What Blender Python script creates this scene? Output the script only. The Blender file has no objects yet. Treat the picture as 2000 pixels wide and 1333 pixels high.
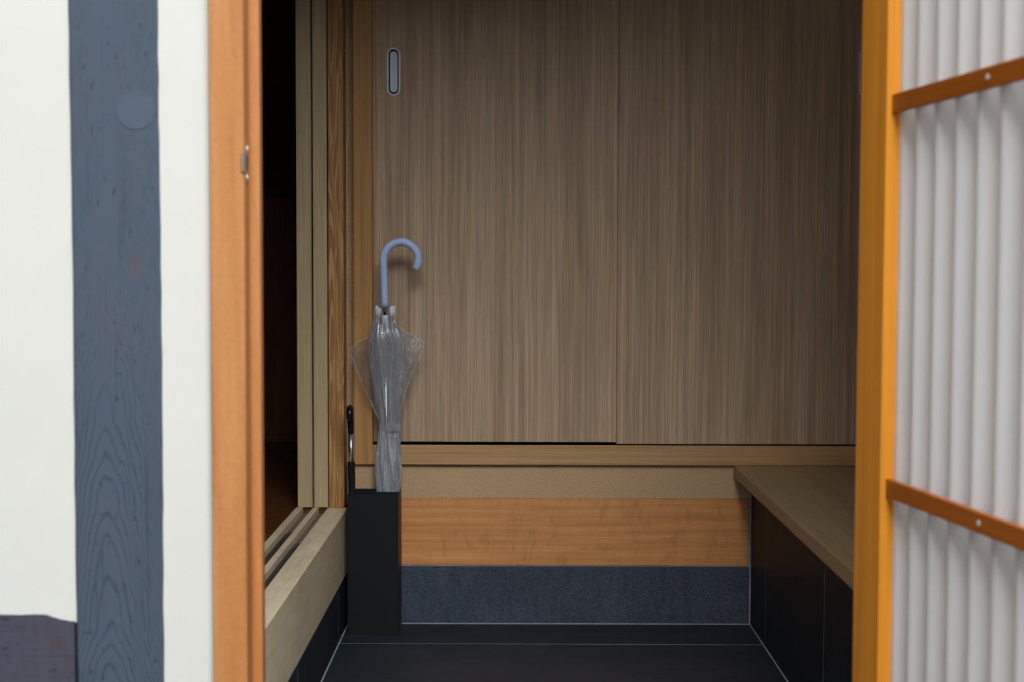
import bpy, bmesh, math, random
from mathutils import Vector, Matrix
random.seed(7)
sc = bpy.context.scene
col = sc.collection
R = math.radians

# ------------------------------------------------------------------ camera, sky, exposure
cam_d = bpy.data.cameras.new('camera')
cam_d.sensor_width = 36.0
cam_d.lens = 50.0
cam_d.dof.use_dof = True
cam_d.dof.focus_distance = 3.22
cam_d.dof.aperture_fstop = 5.6
cam_d.clip_start = .02
cam = bpy.data.objects.new('camera', cam_d)
col.objects.link(cam)
cam.matrix_world = Matrix.Translation((0, 0, .854)) @ Matrix.Rotation(R(90 - 2.99), 4, 'X') @ Matrix.Rotation(R(.17), 4, 'Z')
sc.camera = cam

world = bpy.data.worlds.new('overcast_sky')
sc.world = world
world.use_nodes = True
wn, wl = world.node_tree.nodes, world.node_tree.links
bg = wn['Background']
# overcast sky: three times as bright overhead as at the horizon, all the way round
tc = wn.new('ShaderNodeTexCoord')
sx = wn.new('ShaderNodeSeparateXYZ')
wl.new(tc.outputs['Generated'], sx.inputs[0])
ma = wn.new('ShaderNodeMath'); ma.operation = 'MULTIPLY_ADD'; ma.use_clamp = True
wl.new(sx.outputs[2], ma.inputs[0]); ma.inputs[1].default_value = .667; ma.inputs[2].default_value = .333
sc_ = wn.new('ShaderNodeMath'); sc_.operation = 'MULTIPLY'
wl.new(ma.outputs[0], sc_.inputs[0]); sc_.inputs[1].default_value = 9
wl.new(sc_.outputs[0], bg.inputs['Strength'])
bg.inputs['Color'].default_value = (.92, .965, 1.0, 1)

sc.view_settings.view_transform = 'Standard'
sc.view_settings.look = 'None'
sc.view_settings.gamma = 1
sc.view_settings.use_curve_mapping = False
sc.view_settings.exposure = 0.92

# ------------------------------------------------------------------ material helpers
class NT:
    def __init__(s, name):
        s.m = bpy.data.materials.new(name)
        s.m.use_nodes = True
        s.t = s.m.node_tree
        s.t.nodes.clear()
        s.out = s.n('ShaderNodeOutputMaterial')
    def n(s, typ, **kw):
        nd = s.t.nodes.new(typ)
        for k, v in kw.items():
            setattr(nd, k, v)
        return nd
    def set(s, sock, v):
        if isinstance(v, bpy.types.NodeSocket):
            s.t.links.new(v, sock)
        elif isinstance(v, (tuple, list)) and len(v) == 3 and sock.type == 'RGBA':
            sock.default_value = (*v, 1)
        else:
            sock.default_value = v
    def coord(s, scale=(1, 1, 1), rnd=True, rot=(0, 0, 0)):
        tc = s.n('ShaderNodeTexCoord')
        mp = s.n('ShaderNodeMapping')
        v = tc.outputs['Object']
        if rnd:
            oi = s.n('ShaderNodeObjectInfo')
            mul = s.n('ShaderNodeMath', operation='MULTIPLY')
            s.set(mul.inputs[0], oi.outputs['Random'])
            mul.inputs[1].default_value = 3.7
            ad = s.n('ShaderNodeVectorMath', operation='ADD')
            s.set(ad.inputs[0], v)
            s.set(ad.inputs[1], mul.outputs[0])
            v = ad.outputs[0]
        s.set(mp.inputs['Vector'], v)
        mp.inputs['Scale'].default_value = scale
        mp.inputs['Rotation'].default_value = rot
        return mp.outputs[0]
    def noise(s, vec, scale=1, detail=4, rough=.55, dist=0):
        nd = s.n('ShaderNodeTexNoise')
        s.set(nd.inputs['Vector'], vec)
        nd.inputs['Scale'].default_value = scale
        nd.inputs['Detail'].default_value = detail
        nd.inputs['Roughness'].default_value = rough
        nd.inputs['Distortion'].default_value = dist
        return nd.outputs['Fac']
    def math(s, op, a, b=0, c=None):
        nd = s.n('ShaderNodeMath', operation=op)
        s.set(nd.inputs[0], a)
        s.set(nd.inputs[1], b)
        if c is not None:
            s.set(nd.inputs[2], c)
        return nd.outputs[0]
    def ramp(s, fac, stops):
        nd = s.n('ShaderNodeValToRGB')
        s.set(nd.inputs[0], fac)
        e = nd.color_ramp.elements
        while len(e) < len(stops):
            e.new(.5)
        for el, (p, c) in zip(e, stops):
            el.position = p
            el.color = (c, c, c, 1) if isinstance(c, (int, float)) else (*c, 1)
        return nd.outputs[0]
    def mix(s, fac, a, b, mode='MIX'):
        nd = s.n('ShaderNodeMix', data_type='RGBA', blend_type=mode)
        s.set(nd.inputs[0], fac)
        s.set(nd.inputs[6], a)
        s.set(nd.inputs[7], b)
        return nd.outputs[2]
    def bump(s, h, strength=.3, dist=.001):
        nd = s.n('ShaderNodeBump')
        s.set(nd.inputs['Height'], h)
        nd.inputs['Strength'].default_value = strength
        nd.inputs['Distance'].default_value = dist
        return nd.outputs[0]
    def bsdf(s, colr, rough=.5, spec=.4, metal=0, nrm=None, **kw):
        b = s.n('ShaderNodeBsdfPrincipled')
        s.set(b.inputs['Base Color'], colr)
        s.set(b.inputs['Roughness'], rough)
        s.set(b.inputs['Specular IOR Level'], spec)
        s.set(b.inputs['Metallic'], metal)
        if nrm is not None:
            s.set(b.inputs['Normal'], nrm)
        for k, v in kw.items():
            s.set(b.inputs[k.replace('_', ' ')], v)
        return b.outputs[0]
    def done(s, sh):
        s.t.links.new(sh, s.out.inputs['Surface'])
        return s.m

def axes(axis, across, along):
    return tuple(along if a == axis else across for a in 'XYZ')

def wood(name, dark, mid, light, axis='Z', fine=420, band=38, along=2.0, dist=.6, fine_amt=.35, rough=.5, spec=.35, blotch=0., rnd=True):
    t = NT(name)
    v = t.coord(axes(axis, 1, along / band), rnd)
    b = t.noise(v, band, 5, .6, dist)
    c = t.ramp(b, [(.28, dark), (.5, mid), (.74, light)])
    vf = t.coord(axes(axis, 1, .012), rnd)
    f = t.noise(vf, fine, 3, .6)
    fc = t.ramp(f, [(.32, 1 - fine_amt), (.5, 1.0), (.7, 1 + fine_amt * .45)])
    c = t.mix(1, c, fc, 'MULTIPLY')
    if blotch:
        bl = t.noise(t.coord((1, 1, 1), rnd), 14, 4, .6, .8)
        c = t.mix(1, c, t.ramp(bl, [(.3, 1 - blotch), (.55, 1.0), (.75, 1 + blotch * .4)]), 'MULTIPLY')
    return t.done(t.bsdf(c, rough, spec, nrm=t.bump(f, .12, .0006)))

def plain(name, c, rough=.5, spec=.4, metal=0, mott=.06, scale=40, bump=0., **kw):
    t = NT(name)
    n = t.noise(t.coord(), scale, 4, .6)
    cc = t.mix(1, c, t.ramp(n, [(.3, 1 - mott), (.7, 1 + mott)]), 'MULTIPLY')
    return t.done(t.bsdf(cc, rough, spec, metal, t.bump(n, bump, .001) if bump else None, **kw))

M = {}
def make_materials():
    # walnut-toned oak veneer with fine upright stripes
    t = NT('oak_veneer')
    v1 = t.coord((1, 1, .030)); b = t.noise(v1, 30, 4, .6, .3)
    v2 = t.coord((1, 1, .012)); f = t.noise(v2, 300, 4, .75)
    v3 = t.coord((1, 1, .004)); g = t.noise(v3, 120, 2, .5)
    c = t.ramp(b, [(.30, (.445, .305, .194)), (.5, (.520, .362, .236)), (.70, (.595, .430, .290))])
    c = t.mix(1, c, t.ramp(f, [(.34, .76), (.5, 1.0), (.66, 1.30)]), 'MULTIPLY')
    c = t.mix(1, c, t.ramp(g, [(.36, .92), (.64, 1.09)]), 'MULTIPLY')
    M['veneer'] = t.done(t.bsdf(c, .55, .3, nrm=t.bump(f, .15, .0005)))

    M['honey'] = wood('honey_wood', (.46, .225, .070), (.54, .28, .095), (.61, .335, .125), 'Z', 260, 30, 1.2, .4, .22)
    M['honey_rail'] = wood('honey_rail_wood', (.47, .265, .105), (.56, .33, .145), (.64, .40, .19), 'X', 260, 26, .8, .4, .20)
    M['pale_door'] = wood('pale_door_wood', (.55, .41, .235), (.62, .47, .275), (.68, .53, .32), 'Z', 520, 30, .7, .2, .22)
    M['bench'] = wood('bench_wood', (.34, .225, .115), (.41, .285, .15), (.48, .345, .19), 'Y', 300, 22, .9, .5, .18, .45)
    # grey-beige sill with slow smoky figure
    t = NT('sill_wood')
    a = t.noise(t.coord((1, .35, 1)), 16, 5, .6, 1.2)
    f = t.noise(t.coord((1, .02, 1)), 350, 3, .6)
    c = t.ramp(a, [(.30, (.69, .555, .365)), (.5, (.80, .66, .45)), (.70, (.86, .725, .515))])
    c = t.mix(1, c, t.ramp(f, [(.3, .88), (.7, 1.08)]), 'MULTIPLY')
    M['sill'] = t.done(t.bsdf(c, .5, .3))
    # post with flowing flame grain
    t = NT('flame_grain_wood')
    v = t.coord((1, 1, .05), False)
    w = t.noise(v, 34, 2, .45, .9)
    s = t.math('SINE', t.math('MULTIPLY', w, 84))
    c = t.ramp(s, [(.0, (.42, .195, .062)), (.25, (.53, .28, .10)), (.6, (.62, .35, .14)), (1, (.66, .39, .165))])
    f = t.noise(t.coord((1, 1, .02)), 380, 3, .6)
    c = t.mix(1, c, t.ramp(f, [(.3, .86), (.7, 1.1)]), 'MULTIPLY')
    M['flame'] = t.done(t.bsdf(c, .5, .35))
    # orange step beam with curly figure and darker flecks
    t = NT('curly_beam_wood')
    b = t.noise(t.coord((.05, 1, 1)), 55, 5, .6, .5)
    c = t.ramp(b, [(.3, (.66, .265, .085)), (.5, (.74, .325, .115)), (.7, (.80, .39, .155))])
    q = t.noise(t.coord((1.0, 1, .45), rot=(0, R(30), 0)), 34, 4, .55, 1.2)
    c = t.mix(1, c, t.ramp(q, [(.30, .84), (.45, 1.0), (.70, 1.05)]), 'MULTIPLY')
    f = t.noise(t.coord((.012, 1, 1)), 330, 3, .6)
    c = t.mix(1, c, t.ramp(f, [(.3, .86), (.7, 1.10)]), 'MULTIPLY')
    M['beam'] = t.done(t.bsdf(c, .42, .4))
    # oiled orange entrance frame
    t = NT('jamb_wood')
    b = t.noise(t.coord((1, 1, .06)), 42, 4, .6, .4)
    c = t.ramp(b, [(.3, (.345, .130, .035)), (.5, (.40, .163, .050)), (.7, (.45, .200, .070))])
    q = t.noise(t.coord((1, 1, .8)), 150, 4, .65, 1.0)
    c = t.mix(1, c, t.ramp(q, [(.3, .88), (.5, 1.0), (.72, 1.07)]), 'MULTIPLY')
    M['jamb'] = t.done(t.bsdf(c, .5, .35))
    M['leaf_wood'] = wood('door_leaf_wood', (.70, .245, .018), (.82, .315, .028), (.88, .375, .042), 'Z', 260, 30, .8, .4, .16, .42)
    M['kumiko'] = wood('kumiko_bar_wood', (.30, .072, .004), (.36, .094, .007), (.41, .12, .012), 'Y', 260, 30, .8, .4, .14, .45)
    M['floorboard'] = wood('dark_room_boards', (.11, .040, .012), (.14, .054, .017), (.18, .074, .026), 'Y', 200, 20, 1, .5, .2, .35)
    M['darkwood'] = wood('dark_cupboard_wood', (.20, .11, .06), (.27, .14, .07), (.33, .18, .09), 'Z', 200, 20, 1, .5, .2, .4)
    M['added_soffit'] = wood('added_soffit_boards', (.20, .13, .075), (.26, .17, .10), (.31, .21, .13), 'Y', 200, 20, 1, .5, .2, .5)  # boards of the unseen cover added to shape the daylight

    # charcoal painted post: cathedral grain showing through as dark broken lines
    def charcoal(name, base, purple, cx, cz, horizontal=False):
        t = NT(name)
        tc = t.n('ShaderNodeTexCoord'); sx = t.n('ShaderNodeSeparateXYZ')
        t.set(sx.inputs[0], tc.outputs['Object'])
        X, Z = sx.outputs[0], sx.outputs[2]
        if horizontal:
            X, Z = Z, X
        wob = t.noise(t.coord((1, 1, 1) if horizontal else (1, 1, .25), False), 22, 3, .55)
        dx = t.math('ABSOLUTE', t.math('ADD', X, t.math('MULTIPLY_ADD', wob, .018, -cx - .009)))
        # nested arches low down, nearly straight lines higher up
        up = t.math('MAXIMUM', t.math('SUBTRACT', Z, cz), 0)
        arch = t.math('MULTIPLY', t.math('MULTIPLY', t.math('POWER', dx, 1.75), 48.0), t.math('MULTIPLY_ADD', up, 7.0, 1.0))
        sl = t.noise(t.coord((.3, .3, 1), False), 9, 2, .5)
        ph = t.math('ADD', t.math('ADD', t.math('ADD', Z, arch), t.math('MULTIPLY', wob, .12)), t.math('MULTIPLY', sl, .16))
        s = t.math('SINE', t.math('MULTIPLY', ph, 160))
        line = t.ramp(s, [(.62, 0.0), (.96, 1.0)])
        br = t.noise(t.coord((1, 1, .22), False), 150, 3, .6)
        low = t.ramp(t.math('SUBTRACT', Z, cz - .12), [(.0, .75), (.16, .0)])
        line = t.math('MULTIPLY', line, t.math('MAXIMUM', low, t.ramp(dx, [(.010, 0.0), (.020, 1.0)])))
        line = t.math('MULTIPLY', line, t.math('MAXIMUM', low, t.ramp(br, [(.46, 0.0), (.60, 1.0)])))
        dots = t.noise(t.coord((.3, 1, 1) if horizontal else (1, 1, .28), False), 190, 2, .5)
        dots = t.ramp(dots, [(.65, 0.0), (.71, 1.0)])
        mk = t.math('MAXIMUM', line, dots)
        strk = t.noise(t.coord((.012, 1, 1) if horizontal else (1, 1, .012), False), 240, 3, .6)
        zone = t.noise(t.coord((.3, 1, 1) if horizontal else (1, 1, .3), False), 16, 2, .5)
        mk = t.math('MAXIMUM', mk, t.math('MULTIPLY', t.ramp(strk, [(.56, 0.0), (.66, .8)]), t.ramp(zone, [(.46, 0.0), (.60, 1.0)])))
        big = t.noise(t.coord((1, 1, .5), False), 9, 3, .6)
        c = t.mix(t.ramp(big, [(.40, 0.0), (.68, 1.0)]), base, purple)
        rust = t.noise(t.coord((1, 1, .6), False), 17, 2, .5)
        c = t.mix(t.math('MULTIPLY', t.ramp(rust, [(.68, 0.0), (.80, 1.0)]), .5), c, (.12, .055, .055))
        c = t.mix(t.math('MULTIPLY', mk, .72), c, (.014, .018, .026))
        if horizontal:
            sp = t.n('ShaderNodeSeparateXYZ'); t.set(sp.inputs[0], tc.outputs['Object'])
            kn = t.noise(t.coord((1, 1, 1), False), 120, 3, .6)
            for kx, kz, kr in ((-.0935, .3945, .006), (-.0815, .3690, .011), (-.0690, .3480, .006)):
                d2 = t.math('SQRT', t.math('ADD', t.math('POWER', t.math('ABSOLUTE', t.math('SUBTRACT', sp.outputs[0], kx)), 2), t.math('POWER', t.math('ABSOLUTE', t.math('SUBTRACT', sp.outputs[2], kz)), 2)))
                d2 = t.math('ADD', t.math('DIVIDE', d2, kr), t.math('MULTIPLY_ADD', kn, 1.2, -.6))
                c = t.mix(t.ramp(d2, [(.35, .75), (1.0, 0.0)]), c, (.060, .036, .032))
        return t.done(t.bsdf(c, .62, .25, nrm=t.bump(t.math('SUBTRACT', 1.0, mk), .25, .0008)))
    M['charcoal'] = charcoal('charcoal_post_paint', (.050, .069, .094), (.060, .068, .095), -.0145, .74)
    M['charcoal_beam'] = charcoal('charcoal_beam_paint', (.048, .047, .068), (.058, .052, .070), .10, -.2, True)
    M['plug'] = plain('plug_paint', (.056, .076, .105), .6, .25)

    M['cream'] = plain('cream_plaster', (.535, .52, .478), .85, .15, mott=.018, scale=9, bump=.05)
    t = NT('sand_plaster')
    n = t.noise(t.coord(), 260, 4, .7)
    c = t.mix(1, (.62, .415, .235), t.ramp(n, [(.3, .80), (.5, 1.0), (.7, 1.14)]), 'MULTIPLY')
    M['sand'] = t.done(t.bsdf(c, .9, .1, nrm=t.bump(n, .4, .0012)))
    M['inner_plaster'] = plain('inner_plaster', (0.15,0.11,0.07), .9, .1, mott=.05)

    def stone(name, c0, c1, speck):
        t = NT(name)
        n = t.noise(t.coord((1, 1, .55)), 7, 5, .6, .8)
        c = t.ramp(n, [(.3, c0), (.7, c1)])
        g = t.noise(t.coord(), 300, 3, .75)
        c = t.mix(1, c, t.ramp(g, [(.32, 1 - speck), (.5, 1.0), (.72, 1 + speck * 1.5)]), 'MULTIPLY')
        wv = t.noise(t.coord((1, 1, .2), rot=(0, R(12), 0)), 30, 3, .5, 1.5)
        c = t.mix(1, c, t.ramp(wv, [(.36, .84), (.5, 1.0)]), 'MULTIPLY')
        return t.done(t.bsdf(c, .55, .22, nrm=t.bump(g, .25, .0008)))
    M['riser_stone'] = stone('riser_stone', (.051, .062, .086), (.073, .087, .117), .48)
    M['stone'] = stone('slate_tile', (.0155, .0210, .0300), (.0245, .0320, .0430), .22)
    M['grout'] = plain('grey_grout', (.36, .37, .39), .85, .15, mott=.12, scale=90)
    M['dark_gap'] = plain('dark_backing', (.012, .011, .010), .8, .1)  # near-black colour stands for the shade inside gaps and recesses
    M['carcass'] = plain('carcass_board', (.10, .075, .05), .7, .2)
    M['pavement'] = plain('pavement_concrete', (0.03,0.03,0.03), .75, .25, mott=.15, scale=5)
    M['added_side_wall'] = plain('added_side_wall_boards', (.16, .15, .14), .8, .1, mott=.1, scale=6)  # for the unseen side walls added to block skylight
    M['added_street_wall'] = plain('added_street_wall_dark', (0.05,0.05,0.05), .9, .1, mott=.1, scale=3)  # for the unseen wall added to keep the low sky dark

    M['black_steel'] = plain('black_powder_steel', (.0058, .0070, .0090), .50, .4, mott=.05, scale=300)
    M['chrome'] = plain('chrome', (.62, .62, .63), .14, .5, 1.0, mott=.02)
    M['brushed'] = plain('brushed_steel_shaft', (.82, .81, .80), .30, .5, 1.0, mott=.02)
    M['aluminium'] = plain('satin_aluminium', (.90, .90, .96), .45, .5, .10, mott=.03, scale=300)
    M['pull_plate'] = plain('pull_plate_metal', (.70, .78, .93), .45, .5, .10, mott=.03, scale=300)
    M['black_plastic'] = plain('black_plastic', (.010, .010, .011), .25, .5)
    M['black_cloth'] = plain('black_cloth', (.011, .011, .012), .7, .2, scale=500, bump=.2)
    M['groove'] = plain('bare_groove_shaded', (.20, .145, .11), .7, .2, mott=.2, scale=60)  # bare groove wood, its colour darkened with shade to look recessed
    M['track'] = plain('black_track', (.018, .017, .019), .32, .5)
    M['periwinkle'] = plain('periwinkle_handle', (.55, .68, 1.0), .42, .4, mott=.02)
    M['white_plastic'] = plain('milky_plastic', (.62, .66, .76), .35, .45, mott=.03)
    M['cap_plastic'] = plain('milky_cap_plastic', (.80, .87, 1.0), .3, .5, mott=.03)
    M['screw'] = plain('screw_head', (.78, .74, .72), .35, .5, .3)
    M['strike'] = plain('strike_metal', (.42, .36, .31), .32, .5, .8)
    M['hole_shade'] = plain('strike_hole_shade', (.03, .025, .02), .5, .3)  # shade of the hole as a dark colour

    def film(name, lo, hi, tint, vs=(1, 1, .06), fs=170, gloss=.11, crk=.005, cs=60):
        t = NT(name)
        st = t.noise(t.coord(vs, False), fs, 3, .65, .5)
        tr = t.n('ShaderNodeBsdfTransparent'); tr.inputs[0].default_value = (.95, .955, .97, 1)
        cr = t.noise(t.coord((1, 1, .45), False), cs, 3, .6, 1.4)
        p = t.bsdf(tint, .16, .6, nrm=t.bump(cr, .55, .004))
        tl = t.n('ShaderNodeBsdfTranslucent'); tl.inputs[0].default_value = (*tint, 1)
        m0 = t.n('ShaderNodeMixShader'); m0.inputs[0].default_value = .3
        t.t.links.new(p, m0.inputs[1]); t.t.links.new(tl.outputs[0], m0.inputs[2])
        mx = t.n('ShaderNodeMixShader')
        t.set(mx.inputs[0], t.ramp(st, [(.35, lo), (.7, hi)]))
        t.t.links.new(tr.outputs[0], mx.inputs[1]); t.t.links.new(m0.outputs[0], mx.inputs[2])
        gl = t.n('ShaderNodeBsdfGlossy'); gl.inputs['Roughness'].default_value = .13
        t.set(gl.inputs['Normal'], t.bump(cr, .7, crk))
        mg = t.n('ShaderNodeMixShader'); mg.inputs[0].default_value = gloss
        t.t.links.new(mx.outputs[0], mg.inputs[1]); t.t.links.new(gl.outputs[0], mg.inputs[2])
        return t.done(mg.outputs[0])
    M['film'] = film('vinyl_film', .15, .42, (.78, .78, .83))
    M['film_crinkle_glint'] = film('vinyl_film_crinkle_glints', .0, .42, (.86, .82, .80), (1, 1, .5), 95, .16, .012, 90)  # crinkled film; bright noise patches paint in its highlights
    M['film_bright'] = film('vinyl_film_bundle_glints', .30, .85, (.93, .95, 1.0), gloss=.24, crk=.014, cs=95)  # dense folds, whitened to put their highlights into the colour
    M['film_thin'] = film('vinyl_film_thin', .03, .12, (.66, .63, .64))

    # white corrugated plastic pane
    t = NT('corrugated_plastic')
    n = t.noise(t.coord((1, 1, .3)), 12, 3, .6)
    cc = t.mix(1, (.66, .63, .615), t.ramp(n, [(.3, .97), (.7, 1.03)]), 'MULTIPLY')
    d = t.bsdf(cc, .30, .5)
    tl = t.n('ShaderNodeBsdfTranslucent'); t.set(tl.inputs[0], cc)
    mx = t.n('ShaderNodeMixShader'); mx.inputs[0].default_value = .10
    t.t.links.new(d, mx.inputs[1]); t.t.links.new(tl.outputs[0], mx.inputs[2])
    M['pane'] = t.done(mx.outputs[0])
make_materials()

# ------------------------------------------------------------------ object helpers
def tag(o, label=None, cat=None, group=None, kind=None):
    if label: o['label'] = label
    if cat: o['category'] = cat
    if group: o['group'] = group
    if kind: o['kind'] = kind
    return o

def empty(name, loc, rz=0):
    o = bpy.data.objects.new(name, None)
    o.empty_display_size = .05
    col.objects.link(o)
    o.location = loc
    o.rotation_euler = (0, 0, rz)
    return o

def chain_loc(o):
    p = Vector((0, 0, 0))
    while o is not None:
        p += o.location
        o = o.parent
    return p

def link(name, bm, mat, parent=None, local=False, smooth=False, loc=None):
    """bm is in world coordinates unless local"""
    me = bpy.data.meshes.new(name)
    if parent is not None and not local:
        bmesh.ops.translate(bm, verts=bm.verts, vec=-chain_loc(parent))
    if loc is not None:
        bmesh.ops.translate(bm, verts=bm.verts, vec=-Vector(loc))
    bmesh.ops.recalc_face_normals(bm, faces=bm.faces) if mat not in ('film', 'film_thin', 'film_bright', 'film_crinkle_glint', 'pane') else None
    bm.to_mesh(me)
    bm.free()
    if smooth:
        for p in me.polygons:
            p.use_smooth = True
    me.materials.append(M[mat])
    o = bpy.data.objects.new(name, me)
    col.objects.link(o)
    if parent is not None:
        o.parent = parent
    if loc is not None:
        o.location = loc
    return o

def add_box(bm, x0, x1, y0, y1, z0, z1, bev=.0008, seg=1):
    r = bmesh.ops.create_cube(bm, size=1)
    vs = r['verts']
    bmesh.ops.scale(bm, verts=vs, vec=(x1 - x0, y1 - y0, z1 - z0))
    bmesh.ops.translate(bm, verts=vs, vec=((x0 + x1) / 2, (y0 + y1) / 2, (z0 + z1) / 2))
    if bev:
        es = list({e for v in vs for e in v.link_edges})
        bmesh.ops.bevel(bm, geom=es, offset=bev, segments=seg, affect='EDGES', profile=.5)
    return bm

def box(*a, **k):
    return add_box(bmesh.new(), *a, **k)

def extrude_poly(pts, f0, f1):
    """closed outline pts -> prism between mapping f0(p) and f1(p)"""
    bm = bmesh.new()
    a = [bm.verts.new(f0(p)) for p in pts]
    b = [bm.verts.new(f1(p)) for p in pts]
    n = len(pts)
    bm.faces.new(a)
    bm.faces.new(b[::-1])
    for i in range(n):
        bm.faces.new((a[i], b[i], b[(i + 1) % n], a[(i + 1) % n]))
    return bm

def add_tube(bm, path, rad, seg=16, cap=True):
    """path list of Vectors, rad number or list"""
    P = [Vector(p) for p in path]
    n = len(P)
    rs = rad if isinstance(rad, (list, tuple)) else [rad] * n
    rings = []
    up = None
    for i in range(n):
        d = (P[min(i + 1, n - 1)] - P[max(i - 1, 0)]).normalized()
        if up is None:
            up = Vector((0, 1, 0)) if abs(d.y) < .9 else Vector((1, 0, 0))
        u = (up - d * up.dot(d)).normalized()
        w = d.cross(u)
        up = u
        rings.append([bm.verts.new(P[i] + (u * math.cos(t) + w * math.sin(t)) * rs[i]) for t in [2 * math.pi * k / seg for k in range(seg)]])
    for i in range(n - 1):
        for k in range(seg):
            bm.faces.new((rings[i][k], rings[i][(k + 1) % seg], rings[i + 1][(k + 1) % seg], rings[i + 1][k]))
    if cap:
        bm.faces.new(rings[0][::-1])
        bm.faces.new(rings[-1])
    return bm

def tube(*a, **k):
    return add_tube(bmesh.new(), *a, **k)

def disc_bm(c, r, depth, axis='Y', seg=24):
    d = Vector((0, depth, 0)) if axis == 'Y' else Vector((depth, 0, 0))
    return tube([Vector(c), Vector(c) + d], r, seg)

# ------------------------------------------------------------------ geometry constants (metres)
YF = 1.800      # face of the street front
YB = 3.362      # face of the back wall
XL = -.391      # tiled riser under the left sill
XR = .572       # tiled face of the bench
ST = 'structure'

# ================================================================== SETTING
# ---- street outside
o = link('ground', box(-9, 9, -9, 1.775, -.16, -.02, 0), 'pavement')
tag(o, 'grey concrete pavement outside the entrance', 'ground', kind=ST)
o = link('added_wall_street', box(-9, 9, -5.3, -5, -.02, 4.1, 0), 'added_street_wall')  # out of view, added to block the sky near the horizon
tag(o, 'unseen wall added across the street to block the low sky', 'wall', kind=ST)
o = link('added_roof', box(-3.75, 3.65, 1.2, 2.1, 2.6, 2.7, 0), 'added_soffit')  # out of view, added to cut the high sky over the door
tag(o, 'unseen boarded cover added above the entrance to shape the daylight', 'added_roof', kind=ST)
for nm, xa, xb, ya, za in (('added_wall_left', -1.0, -.9, -4.9, 5.0), ('added_wall_right', 1.6, 1.7, -.45, 2.599)):  # out of view, added to limit skylight from the sides
    o = link(nm, box(xa, xb, ya, 1.80, -.02, za, 0), 'added_side_wall')
    tag(o, 'unseen side wall added to block skylight at the entrance', 'wall', kind=ST)

# ---- genkan floor
fl = link('floor', box(XL - .012, XR + .012, 1.78, YB + .012, -.05, -.0004, 0), 'grout')
tag(fl, 'entrance floor of large dark slate tiles with pale grout lines', 'floor', kind=ST)
gx = .0026
ys = [1.785, 1.978, 2.5775, 3.182, YB]
for a, b in zip(ys[:-1], ys[1:]):
    link('tile', box(XL + gx, XR - gx, a + .0017, b - (.0017 if b < YB else gx), -.012, 0, .0003), 'stone', fl)

# ---- back wall
wb = empty('wall_back', (0, YB, 0))
tag(wb, 'back wall of sand plaster over an orange beam and a slate riser', 'wall', kind=ST)
link('grout', box(XL + .001, XR - .0005, YB + .0012, YB + .05, 0.0, .1412, 0), 'grout', wb)
link('tile', box(XL + .004, XR - .0035, YB, YB + .012, .0024, .1398, .0006), 'riser_stone', wb)
link('beam', box(XL + .001, .5655, YB - .0005, YB + .09, .1418, .3028, .0012), 'beam', wb)
link('caulk', box(.566, .5712, YB + .0012, YB + .05, .1414, .3028, 0), 'grout', wb)
link('plaster_band', box(-.3905, .5716, YB + .0030, YB + .22, .3034, .3838, 0), 'sand', wb)
link('plaster_corner', box(-.3968, -.3700, YB + .045, YB + .075, .2808, 2.02, 0), 'sand', wb)
link('plaster_side', box(.9088, 1.318, YB + .002, YB + .22, .3845, 2.02, 0), 'sand', wb)
link('plaster_top', box(-.3960, 1.318, YB + .002, YB + .22, 2.0208, 2.725, 0), 'sand', wb)
link('wall_core', box(-.38, 1.42, YB + .47, YB + .55, .0, 2.72, 0), 'inner_plaster', wb)
link('wall_core', box(-.60, 1.32, YB + .265, YB + .30, -.05, .27, 0), 'inner_plaster', wb)
link('wall_core', box(-.60, XL + .0005, YB + .0005, YB + .264, -.05, .2400, 0), 'inner_plaster', wb)
link('wall_core', box(XR - .002, 1.31, YB + .052, YB + .264, -.05, .1995, 0), 'dark_gap', wb)

# ---- left side: slate riser, grooved sill, post and header
wl_ = empty('wall_left', (XL, 2.6, 0))
tag(wl_, 'left wall with a slate riser under a pale wooden sill', 'wall', kind=ST)
link('grout', box(XL - .05, XL - .0004, 1.93, YB - .001, .0, .1262, 0), 'grout', wl_)
yj = [1.935, 1.963, 2.5735, 3.186, YB - .003]
for a, b in zip(yj[:-1], yj[1:]):
    link('tile', box(XL - .011, XL, a + .0022, b - .0022, .0024, .1262, .0003), 'stone', wl_)
link('header', box(-.513, -.395, 1.93, 3.352, 2.03, 2.42, .001), 'inner_plaster', wl_)

sill = empty('trim_1', (XL, 2.6, .127))
tag(sill, 'pale grey-beige wooden door sill with two black sliding tracks', 'sill', kind=ST)
z0, z1, zg = .1272, .2800, .2650
prof = [(XL + .0005, z0), (XL + .0005, z1 - .0022), (XL - .0017, z1), (-.4368, z1), (-.4368, zg), (-.4585, zg), (-.4585, z1), (-.4722, z1), (-.4722, zg), (-.4960, zg), (-.4960, z1), (-.5125, z1), (-.5135, z1 - .001), (-.5135, z0)]
link('sill_board', extrude_poly(prof, lambda p: (p[0], 1.935, p[1]), lambda p: (p[0], YB - .002, p[1])), 'sill', sill)
for xa, xb, ye in ((-.4580, -.4373, 2.965), (-.4955, -.4727, 3.10)):
    bm = box(xa, xb, 1.94, ye, zg + .0002, zg + .0030, .0004)
    xm = (xa + xb) / 2
    add_tube(bm, [(xm, 1.94, zg + .0035), (xm, ye, zg + .0035)], .0032, 10)
    link('track', bm, 'track', sill)
    link('groove_bed', box(xa, xb, ye + .0005, YB - .003, zg + .0002, zg + .0012, 0), 'groove', sill)

o = link('trim_2', box(-.4335, -.3972, 3.355, 3.47, .2804, 2.03, .0018, seg=2), 'flame')
tag(o, 'honey post with flame grain beside the stacked sliding doors', 'post', kind=ST)

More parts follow.
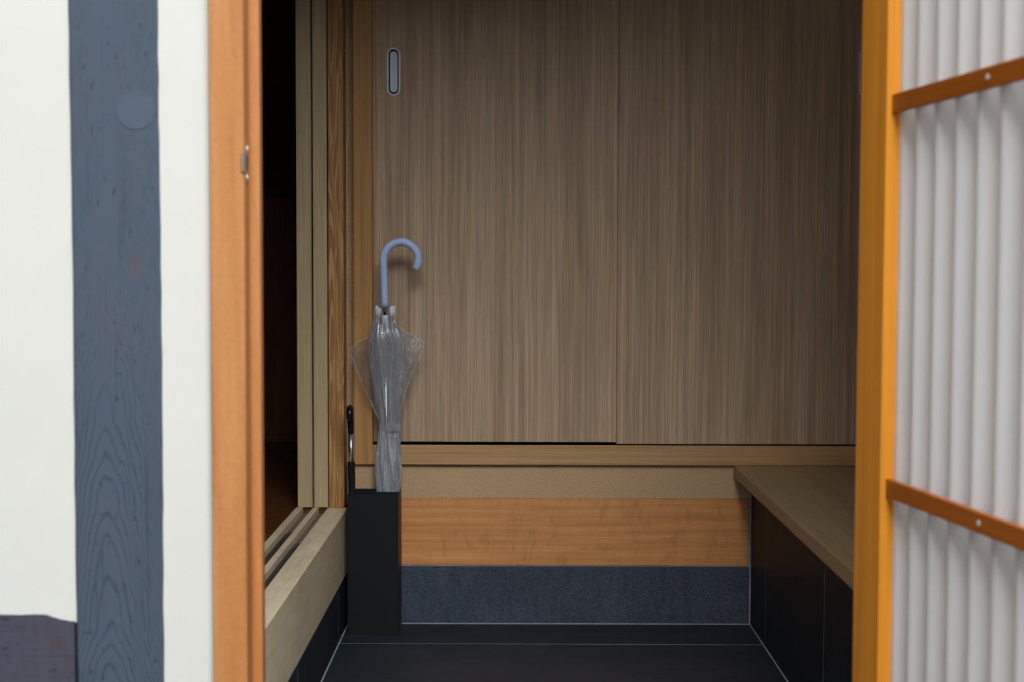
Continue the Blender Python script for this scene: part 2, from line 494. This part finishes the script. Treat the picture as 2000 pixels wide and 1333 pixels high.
# ---- two sliding doors pushed back into their pocket
def sliding_door(name, xa, xb, y0, label):
    r = empty(name, ((xa + xb) / 2, y0, .2804))
    tag(r, label, 'sliding door', kind=ST)
    L = .82
    for a, b in ((y0, y0 + .075), (y0 + L - .075, y0 + L)):
        link('stile', box(xa, xb, a, b, .2806, 2.02, .0012), 'pale_door', r)
    for za, zb in ((.2806, .39), (1.94, 2.02)):
        link('rail', box(xa + .001, xb - .001, y0 + .0752, y0 + L - .0752, za, zb, .001), 'pale_door', r)
    link('panel', box(xa + .010, xb - .010, y0 + .0752, y0 + L - .0752, .3904, 1.9396, 0), 'pale_door', r)
    return r
sliding_door('door_2', -.5082, -.4733, 3.3545, 'pale wooden sliding door, the one farther from the honey post')
sliding_door('door_3', -.4692, -.4362, 3.3545, 'pale wooden sliding door, the one right beside the honey post')

# ---- dark side room
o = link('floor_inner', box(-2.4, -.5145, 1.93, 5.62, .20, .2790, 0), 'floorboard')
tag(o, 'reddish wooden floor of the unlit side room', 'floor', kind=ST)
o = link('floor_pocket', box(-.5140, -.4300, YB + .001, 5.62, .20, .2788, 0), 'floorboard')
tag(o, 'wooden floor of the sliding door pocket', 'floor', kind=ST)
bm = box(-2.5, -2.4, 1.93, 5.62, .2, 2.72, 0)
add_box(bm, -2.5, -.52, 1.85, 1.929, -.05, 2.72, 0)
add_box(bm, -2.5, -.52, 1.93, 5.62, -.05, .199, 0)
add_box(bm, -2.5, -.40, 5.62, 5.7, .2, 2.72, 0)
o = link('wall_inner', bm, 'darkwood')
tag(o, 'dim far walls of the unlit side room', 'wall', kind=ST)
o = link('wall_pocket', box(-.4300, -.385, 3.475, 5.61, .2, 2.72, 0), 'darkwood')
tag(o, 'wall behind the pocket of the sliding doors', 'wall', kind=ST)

o = link('ceiling', box(-2.6, 1.45, 1.88, 5.72, 2.73,2.8,0), 'inner_plaster')
tag(o, 'plain ceiling of the entrance', 'ceiling', kind=ST)
o = link('wall_right', box(1.32, 1.42, 1.93, 3.83, -.05, 2.72, 0), 'inner_plaster')
tag(o, 'plaster wall on the right of the entrance behind the bench', 'wall', kind=ST)

# ---- street front: plaster, charcoal post, charcoal ground beam
wf = empty('wall_front', (-.5, YF, 0))
tag(wf, 'cream plaster street front with a charcoal post and ground beam', 'wall', kind=ST)
link('plaster_panel', box(-3.0, -.5565, YF + .004, YF + .12, .3965, 2.72, 0), 'cream', wf)
link('plaster_panel', box(-.4475, -.381, YF + .004, YF + .12, -.02, 2.72, 0), 'cream', wf)
link('plaster_panel', box(.545, 3.0, YF + .004, YF + .12, -.02, 2.72, 0), 'cream', wf)
link('plaster_panel', box(-.3805, .5445, YF + .03, YF + .12, 2.06, 2.72, 0), 'cream', wf)
# post with slightly uneven hewn edges
bm = bmesh.new()
nz = 90
ring = []
for i in range(nz + 1):
    z = -.02 + 2.44 * i / nz
    wl1 = .0005 * math.sin(z * 9) + .0003 * math.sin(z * 61 + 1) + random.uniform(-.0003, .0003)
    wr1 = .0005 * math.sin(z * 8 + 2) + .0004 * math.sin(z * 71) + random.uniform(-.0004, .0004)
    xa, xb = -.5568 + wl1, -.4452 + wr1
    ring.append([bm.verts.new(v) for v in ((xa, YF + .11, z), (xa, YF + .0025, z), (xa + .0025, YF, z), (xb - .0025, YF, z), (xb, YF + .0025, z), (xb, YF + .11, z))])
for a, b in zip(ring[:-1], ring[1:]):
    for k in range(6):
        bm.faces.new((a[k], a[(k + 1) % 6], b[(k + 1) % 6], b[k]))
bm.faces.new(ring[0][::-1]); bm.faces.new(ring[-1])
link('post', bm, 'charcoal', wf)
link('plug', disc_bm((-.4738, YF - .0007, 1.0495), .0245, .004, seg=40), 'plug', wf)
# ground beam with its waney top edge
top = [(-3.0, .404), (-.72, .405), (-.69, .4045), (-.66, .4062), (-.63, .4058), (-.612, .4066), (-.600, .4064), (-.595, .4060), (-.589, .4035), (-.583, .4018), (-.577, .3998), (-.571, .3990), (-.566, .3978), (-.5602, .3982)]
bm = extrude_poly(top + [(-.5602, -.019), (-3.0, -.019)], lambda p: (p[0], YF + .0015, p[1]), lambda p: (p[0], YF + .10, p[1]))
link('ground_beam', bm, 'charcoal_beam', wf)
link('joint_backing', box(-.5600, -.5560, YF + .0055, YF + .10, -.019, .3960, 0), 'dark_gap', wf)  # dark strip painting the shade in the gap between beam and post

# ---- entrance door frame
fr = empty('trim_3', (.06, YF, 0))
tag(fr, 'orange wooden entrance door frame with a rebate and metal strike plate', 'door frame', kind=ST)
def jamb(xo, xr, xs):
    sg = 1 if xr < 0 else -1
    pts = [(xo, YF - .006), (xr, YF - .006), (xr, YF + .034), (xs, YF + .034), (xs, YF + .056), (xr - sg * .0008, YF + .056), (xr - sg * .0012, YF + .118), (xo, YF + .118)]
    bm = extrude_poly(pts, lambda p: (p[0], p[1], 0.0), lambda p: (p[0], p[1], 2.055))
    bmesh.ops.bevel(bm, geom=[e for e in bm.edges if abs(e.verts[0].co.z - e.verts[1].co.z) > 1], offset=.0016, segments=2, affect='EDGES')
    return bm
link('jamb', jamb(-.3806, -.3372, -.3246), 'jamb', fr)
link('jamb', jamb(.544, .4735, .4625), 'jamb', fr)
link('head', box(-.3370, .4733, YF - .006, YF + .118, 2, 2.055, .0015), 'jamb', fr)
link('threshold', box(-.3240, .4618, YF + .03, YF + .118, -.015, .012, .001), 'stone', fr)
# strike plate with a lip that wraps onto the jamb's front edge
bm = box(-.3374, -.3360, YF + .0035, YF + .0200, .960, 1.0085, .0005)
add_box(bm, -.3405, -.3362, YF - .0085, YF + .0045, .9715, .9975, .0012)
sp = link('strike_plate', bm, 'strike', fr)
link('strike_hole_shade', box(-.3362, -.3357, YF + .0070, YF + .0150, .9745, .9945, 0), 'hole_shade', sp)  # no hole cut; dark patch stands in for its shade
for z in (.9665, 1.0025):
    link('screw', disc_bm((-.3360, YF + .0115, z), .0032, .0008, 'X', 14), 'screw', sp)

# ---- entrance door leaf, standing open towards the street
rz = math.atan2(.1429, .9898)
lf = empty('door_1', (.435, 1.79, .012), 0)
lf.rotation_euler = (0, 0, rz)      # local -Y runs along the leaf towards the street, local +X through its thickness
tag(lf, 'orange wooden entrance door leaf with a white corrugated pane, standing open', 'door', kind=ST)
TH, W, H = .036, .80, 1.962
def lbox(u0, u1, e0, e1, za, zb, bev=.0014):
    return box(e0, e1, -u1, -u0, za - .012, zb - .012, bev=bev, seg=2)
link('stile', lbox(0, .080, 0, TH, .012, 1.974), 'leaf_wood', lf, local=True)
link('stile', lbox(.72, .80, 0, TH, .012, 1.974), 'leaf_wood', lf, local=True)
for za, zb in ((.014, .100), (1.885, 1.972)):
    link('rail', lbox(.0803, .7197, .0005, TH - .0005, za, zb), 'leaf_wood', lf, local=True)
for zb in (.112 + .024, 1.061, .599, 1.524):
    br = link('crossbar', lbox(.0803, .7197, .0066, .0140, zb - .0222, zb, .0007), 'kumiko', lf, local=True)
    for u in (.322, .60):
        s = link('screw', disc_bm((0, 0, 0), .0030, .0016, 'X', 14), 'screw', br, local=True)
        s.location = (.0056, -u, zb - .0111 - .012)
bm = bmesh.new()
NU, PER, U0 = 300, .0512, .1255
prev = None
for i in range(NU + 1):
    u = .0803 + (.7197 - .0803) * i / NU
    ph = (u - U0) / PER
    e = 0.0165 if u < U0 - .75 * PER else .0226 - .0084 * math.sin(2 * math.pi * ph + .6)
    row = [bm.verts.new((e, -u, z)) for z in (.0885, 1.8725)]
    if prev:
        bm.faces.new((prev[0], row[0], row[1], prev[1]))
    prev = row
link('corrugated_pane', bm, 'pane', lf, local=True, smooth=True)

# ================================================================== THINGS
# ---- wall cabinet with two sliding doors
cb = empty('cabinet', (.25, YB, .384))
tag(cb, 'wide wall-hung cabinet with two brown oak-veneer sliding doors above the bench and orange beam', 'cabinet')
link('frame_stile', box(-.3740, -.3297, YB - .010, YB + .07, .3842, 2.02, .0012), 'honey', cb)
link('frame_stile', box(.8640, .9080, YB - .010, YB + .07, .3842, 2.02, .0012), 'honey', cb)
link('frame_rail', box(-.3294, 0.8637, YB - .010, YB - .0015, .3842, .4312, .0012), 'honey_rail', cb)
link('track', box(-.3294, 0.8637, YB - .0010, YB + .09, .3846, .4040, 0), 'dark_gap', cb)  # near-black piece that paints the shadow gap under the doors
link('frame_rail', box(-.3294, 0.8637, YB - .010, YB + .09, 1.972, 2.02, .0012), 'honey_rail', cb)
link('carcass', box(-.3735, .9075, YB + .095, YB + .46, .455, 2.015, 0), 'carcass', cb)

def stadium(hw, hh, n=12):
    pts = []
    for k in range(n + 1):
        a = math.pi * k / n
        pts.append((hw * math.cos(a), hh - hw + hw * math.sin(a)))
    for k in range(n + 1):
        a = math.pi + math.pi * k / n
        pts.append((hw * math.cos(a), -(hh - hw) + hw * math.sin(a)))
    return pts

def door(xa, xb, y, za, zb, px_, pz):
    d = link('door', box(xa, xb, y, y + .018, za, zb, .0007), 'veneer', cb)
    O, I, P = stadium(.0164, .0567), stadium(.0117, .0520), stadium(.0092, .0485)
    bm = bmesh.new()
    A = [bm.verts.new((px_ + p[0], y - .0002, pz + p[1])) for p in O]
    B = [bm.verts.new((px_ + p[0] * .965, y - .0024, pz + p[1] * .99)) for p in O]
    C = [bm.verts.new((px_ + p[0] * 1.04, y - .0024, pz + p[1] * 1.01)) for p in I]
    D = [bm.verts.new((px_ + p[0], y - .0003, pz + p[1])) for p in I]
    n = len(O)
    for Q, S in ((A, B), (B, C), (C, D)):
        for i in range(n):
            bm.faces.new((Q[i], Q[(i + 1) % n], S[(i + 1) % n], S[i]))
    rim = link('pull_rim', bm, 'aluminium', d)
    bm = extrude_poly(I, lambda p: (px_ + p[0], y - .0004, pz + p[1]), lambda p: (px_ + p[0], y - .0002, pz + p[1]))
    link('pull_recess_shade', bm, 'dark_gap', d)  # flat sheet on the door; the recess's shade is its dark colour
    bm = extrude_poly(P, lambda p: (px_ + p[0] * .9, y - .0016, pz + p[1] * .98), lambda p: (px_ + p[0], y - .0005, pz + p[1]))
    link('pull_plate', bm, 'pull_plate', d)
    return d
door(-.3365, .262, YB + .023, .4350, 1.968, -.2810, 1.3130)
door(.2490, .862, YB + .002, .4336, 1.968, .8287, 1.3110)

# ---- bench: slate-faced base under a pale wooden seat board
bn = empty('bench', (.85, 2.7, 0))
tag(bn, 'built-in bench with a pale wooden top board on a dark slate tile base', 'bench')
link('bench_top', box(.5275, 1.310, 1.94, YB - .0012, .3556, .3838, .0018, seg=2), 'bench', bn)
link('base', box(XR + .0004, 1.31, 1.94, YB + .05, .0005, .3552, 0), 'grout', bn)
yj = [1.945, 1.968, 2.5715, 3.1665, YB - .001]
for a, b in zip(yj[:-1], yj[1:]):
    link('tile', box(XR, XR + .011, a + .0022, b - .0022, .0024, .3550, .0003), 'stone', bn)

# ---- black cupboard in the dark room
cp = empty('cupboard', (-.78, 4.75, .279))
tag(cp, 'dim low brown wooden cupboard standing in the unlit side room', 'cupboard')
link('body', box(-1.15, -.60, 4.60, 5.0, .2795, 1.085, .002), 'darkwood', cp)
link('top_board', box(-1.17, -.585, 4.575, 5.01, 1.0855, 1.11, .002), 'floorboard', cp)
for xa, xb in ((-1.145, -.880), (-.876, -.605)):
    d = link('door', box(xa, xb, 4.586, 4.5995, .31, 1.075, .002), 'darkwood', cp)
    link('knob', tube([(xa + .03, 4.586, .72), (xa + .03, 4.571, .72)], .010, 14), 'black_plastic', d)

# ---- umbrella stand
SX0, SX1, SY0, SY1, SH = -.3785, -.2612, 3.2555, 3.3480, .3275
us = empty('umbrella_stand', ((SX0 + SX1) / 2, (SY0 + SY1) / 2, 0))
tag(us, 'slim black steel umbrella stand on the slate floor holding two umbrellas', 'umbrella stand')
bm = bmesh.new()
T = .0016
outer = [(SX0, SY0), (SX1, SY0), (SX1, SY1), (SX0, SY1)]
inner = [(SX0 + T, SY0 + T), (SX1 - T, SY0 + T), (SX1 - T, SY1 - T), (SX0 + T, SY1 - T)]
def ringv(pts, z): return [bm.verts.new((x, y, z)) for x, y in pts]
a, b, c, d_ = ringv(outer, .0008), ringv(outer, SH), ringv(inner, SH), ringv(inner, .006)
for P_, Q_ in ((a, b), (b, c), (c, d_)):
    for i in range(4):
        bm.faces.new((P_[i], P_[(i + 1) % 4], Q_[(i + 1) % 4], Q_[i]))
bm.faces.new(a[::-1]); bm.faces.new(d_)
bmesh.ops.bevel(bm, geom=[e for e in bm.edges if abs(e.verts[0].co.z - e.verts[1].co.z) > .2 and (abs(e.verts[0].co.x - SX0) < 1e-5 or abs(e.verts[0].co.x - SX1) < 1e-5)], offset=.0018, segments=3, affect='EDGES')
link('body', bm, 'black_steel', us)
YM, XM = 3.3035, -.3205
link('divider', box(SX0 + T + .0002, SX1 - T - .0002, YM - .0008, YM + .0008, SH - .030, SH - .0008, .0003), 'black_steel', us)
link('divider', box(XM - .0008, XM + .0008, SY0 + T + .0002, YM - .0010, SH - .030, SH - .0008, .0003), 'black_steel', us)
link('divider', box(XM - .0008, XM + .0008, YM + .0010, SY1 - T - .0002, SH - .030, SH - .0008, .0003), 'black_steel', us)

# ---- clear vinyl umbrella with periwinkle crook handle
def axis_pt(z):
    """shaft line of the clear umbrella"""
    t = (z - .03) / (.76 - .03)
    return Vector((-.2905 + (-.2952 + .2905) * t, min(3.3272, 3.3450 + (3.3020 - 3.3450) * t), z))
vu = empty('umbrella', axis_pt(.008))
tag(vu, 'furled clear vinyl umbrella with a pale periwinkle crook handle, standing in the black stand', 'umbrella')
# crook handle
ha = axis_pt(.7600)
hs = Vector((-.2985, 3.2995, .8700))
rc = .0406
path = [ha + (hs - ha) * (i / 8) for i in range(9)]
cc = hs + Vector((rc, 0, 0))
for k in range(1, 31):
    a_ = math.pi - R(211) * k / 30
    path.append(cc + Vector((rc * math.cos(a_), 0, rc * math.sin(a_))))
rads = [.0080 + .0010 * min(1, i / 6) for i in range(len(path))]
end_d = (path[-1] - path[-2]).normalized()
path.append(path[-1] + end_d * .0014); rads.append(.0078)
path.append(path[-1] + end_d * .0006); rads.append(.0062)
link('handle', tube(path, rads, 24), 'periwinkle', vu, smooth=True)
link('shaft', tube([axis_pt(.010), axis_pt(.7606)], .0058, 18), 'chrome', vu, smooth=True)
link('ferrule', tube([axis_pt(.0085), axis_pt(.012), axis_pt(.05), axis_pt(.056)], [.003, .0045, .0060, .0058], 14), 'white_plastic', vu, smooth=True)
link('runner', tube([axis_pt(.700), axis_pt(.722), axis_pt(.7395), axis_pt(.7415)], [.0085, .0085, .0078, .0062], 18), 'white_plastic', vu, smooth=True)

# profile of the furled canopy: z, half width, x offset of its middle from the shaft
PROF = [(.080, .012, 0), (.20, .020, 0), (.300, .0250, .0010), (.345, .0283, .0020), (.370, .0300, .0030), (.400, .0295, .0035), (.425, .0268, .0040), (.450, .0245, .0060), (.478, .0232, .0078),
        (.500, .0248, .0065), (.520, .0278, .0050), (.555, .0325, .0035), (.600, .0375, .0030), (.640, .0415, .0035), (.668, .0440, .0040), (.690, .0420, .0035), (.705, .0335, .0010), (.722, .0275, -.0005), (.738, .0235, .0000), (.748, .0225, .0005)]
def lerp_prof(z):
    for (za, wa, xa), (zb, wb_, xb) in zip(PROF[:-1], PROF[1:]):
        if za <= z <= zb:
            t = (z - za) / (zb - za)
            t2 = t * t * (3 - 2 * t) * .4 + t * .6
            return wa + (wb_ - wa) * t2, xa + (xb - xa) * t
    return (PROF[0][1:] if z < PROF[0][0] else PROF[-1][1:])

def canopy(scale, folds, depth, phase, twist, zlo, zhi, seed, nz=64, nt=144):
    rnd = random.Random(seed)
    jit = [rnd.uniform(-.25, .25) for _ in range(folds)]
    bm = bmesh.new()
    rows = []
    for i in range(nz + 1):
        z = zlo + (zhi - zlo) * i / nz
        w, xo = lerp_prof(z)
        ax = axis_pt(z)
        neck = math.exp(-((z - .480) / .05) ** 2)
        row = []
        for k in range(nt):
            th = 2 * math.pi * k / nt
            f = folds * th / (2 * math.pi) + phase + twist * (z - .48) * 4
            fi = int(math.floor(f)) % folds
            s = math.sin(2 * math.pi * f + .6 * math.sin(2 * math.pi * f))
            r = 1 - depth * (.5 - .5 * s) * (.75 + jit[fi] + .0 * neck)
            r += .035 * math.sin(23 * th + 40 * z + seed) * (.5 + neck) + .05 * neck * math.sin(9 * th + 210 * z)
            r += (.10 * math.sin(17 * th + seed) + .08 * math.sin(29 * th)) * max(0, (z - .69) / .06)
            sq = .68
            x = ax.x + xo + w * scale * r * math.cos(th)
            y = ax.y + min(w * scale * sq, .0215 + .35 * max(0, z - .45) * .2) * r * math.sin(th)
            zz = z
            if i == nz:
                zz += .007 * math.sin(folds * th + 1.2) + .003 * math.sin(19 * th)
            row.append(bm.verts.new((x, y, zz)))
        rows.append(row)
    for a_, b_ in zip(rows[:-1], rows[1:]):
        for k in range(nt):
            bm.faces.new((a_[k], a_[(k + 1) % nt], b_[(k + 1) % nt], b_[k]))
    return bm
link('canopy', canopy(1.06, 8, .30, .2, .8, .085, .724, 3), 'film', vu, smooth=True)
link('canopy_fold', canopy(.84, 8, .42, .55, -1.1, .10, .714, 11), 'film', vu, smooth=True)
link('canopy_fold', canopy(1.075, 7, .26, .1, 1.6, .10, .480, 23), 'film_bright', vu, smooth=True)
# loose panels that stand off from the furled canopy
def flap(name, outline, yb, bulge, seed, mat):
    """outline: rows of (z, x_inner, x_outer); a soft folded sheet"""
    rnd = random.Random(seed)
    bm = bmesh.new()
    nu = 14
    for sgn in (-1, 1):
        prev = None
        for j in range(len(outline) * 6 - 5):
            q = j / 6
            i = min(int(q), len(outline) - 2)
            t = q - i
            z, xi, xo, zi = [outline[i][m] + (outline[i + 1][m] - outline[i][m]) * t for m in range(4)]
            row = []
            for k in range(nu + 1):
                s = k / nu
                x = xi + (xo - xi) * s
                zz = zi + (z - zi) * s
                y = yb(zz) + sgn * bulge * math.sin(math.pi * min(1, (1 - s) * .6 + .0)) + .0016 * math.sin(7 * s + 60 * zz + seed) * s
                row.append(bm.verts.new((x, y, zz)))
            if prev:
                for k in range(nu):
                    bm.faces.new((prev[k], prev[k + 1], row[k + 1], row[k]))
            prev = row
    bmesh.ops.remove_doubles(bm, verts=bm.verts, dist=.0002)
    return link(name, bm, mat, vu, smooth=True)
ymid = lambda z: axis_pt(z).y - .006
LEFT = [(.690, -.330, -.334, .692), (.679, -.328, -.356, .685), (.660, -.326, -.3770, .675), (.655, -.325, -.3768, .66), (.620, -.322, -.3645, .62), (.570, -.318, -.3450, .57), (.520, -.312, -.3215, .52), (.498, -.306, -.3120, .498)]
RIGHT = [(.722, -.272, -.2735, .724), (.704, -.262, -.2495, .712), (.686, -.256, -.2170, .695), (.679, -.255, -.2045, .68), (.660, -.256, -.2080, .66), (.625, -.258, -.2230, .625), (.575, -.262, -.2430, .575), (.530, -.266, -.2570, .53), (.505, -.268, -.2640, .505)]
flap('canopy_panel', LEFT, ymid, .004, 2, 'film_thin')
flap('canopy_panel', RIGHT, ymid, .007, 5, 'film_crinkle_glint')
# hemmed outer edges of the loose panels
for pl in (LEFT, RIGHT):
    link('hem', tube([(p[2], ymid(p[0]), p[0]) for p in pl], .0006, 6), 'white_plastic', vu)
# eight ribs with milky end caps
for k in range(8):
    th0 = 2 * math.pi * (k + .5) / 8
    pth = []
    for z in (.09, .20, .32, .40, .48, .56, .64, .69, .735, .748):
        w, xo = lerp_prof(z)
        a_ = axis_pt(z)
        th = th0 - .62 * math.sin(2 * th0) * max(0, min(1, (z - .60) / .13))
        q = .58 if z < .66 else .58 + (z - .66) / .088 * .28
        pth.append((a_.x + xo * .8 + w * q * math.cos(th), a_.y + min(w * .7, .026) * q * math.sin(th), z + (.003 * math.sin(k * 2.1) if z > .72 else 0)))
    rb = link('rib', tube(pth, .0011, 8), 'white_plastic', vu, smooth=True)
    e = Vector(pth[-1])
    link('rib_cap', tube([e + Vector((0, 0, -.012)), e, e + Vector((0, 0, .009)), e + Vector((0, 0, .012))], [.0024, .0036, .0041, .0030], 12), 'cap_plastic', rb, smooth=True)
# tie strap with its tab
bm = bmesh.new()
prev = None
for k in range(49):
    th = 2 * math.pi * k / 48
    row = []
    for z in (.470, .486):
        w, xo = lerp_prof(z)
        a_ = axis_pt(z)
        row.append(bm.verts.new((a_.x + xo + (w + .0012) * math.cos(th), a_.y + (min(w * .74, .0222) + .0012) * math.sin(th), z + .002 * math.sin(th))))
    if prev:
        bm.faces.new((prev[0], row[0], row[1], prev[1]))
    prev = row
stp = link('strap', bm, 'film', vu, smooth=True)
a_ = axis_pt(.478)
link('strap_tab', box(a_.x + .004, a_.x + .0325, a_.y - .0212, a_.y - .0204, .4700, .4880, .0002), 'film', stp)

# ---- black umbrella, crook seen edge-on
bu = empty('umbrella', (-.3668, 3.281, .008))
tag(bu, 'black umbrella with a chrome shaft leaning in the left cell of the black stand', 'umbrella')
def bp(z):
    t = (z - .01) / (.53 - .01)
    return Vector((-.3655 + (-.3745 + .3655) * t, 3.279 + (3.283 - 3.279) * t, z))
# crook runs away from and back towards the street, so it shows almost edge-on
pth = [bp(.4645), bp(.485), bp(.505)]
rr = [.0066, .0074, .0080]
c0 = bp(.512); rk = .0150
for k in range(0, 19):
    a2 = math.pi - R(205) * k / 18
    pth.append(c0 + Vector((.0022 * (k / 18), -rk * (1 + math.cos(a2)), rk * math.sin(a2) * 1.0)))
    rr.append(.0080)
pth.append(pth[-1] + Vector((0.0003, .001, -.004))); rr.append(.0062)
link('handle', tube(pth, rr, 18), 'black_plastic', bu, smooth=True)
link('shaft', tube([bp(.385), bp(.4648)], .0068, 20), 'brushed', bu, smooth=True)
bm = bmesh.new()
rows = []
for i in range(29):
    z = .05 + (.4005 - .05) * i / 28
    c_ = bp(z)
    r0 = .0030 + .0046 * min(1, (z - .05) / .12)
    rows.append([bm.verts.new((c_.x + r0 * (1 + .10 * math.sin(6 * t + 18 * z)) * math.cos(t), c_.y + r0 * (1 + .10 * math.sin(6 * t + 18 * z)) * math.sin(t), z)) for t in [2 * math.pi * k / 36 for k in range(36)]])
for a2, b2 in zip(rows[:-1], rows[1:]):
    for k in range(36):
        bm.faces.new((a2[k], a2[(k + 1) % 36], b2[(k + 1) % 36], b2[k]))
bm.faces.new(rows[0][::-1]); bm.faces.new(rows[-1])
link('canopy', bm, 'black_cloth', bu, smooth=True)
link('ferrule', tube([bp(.0075), bp(.012), bp(.052)], [.002, .0032, .0034], 12), 'black_plastic', bu, smooth=True)
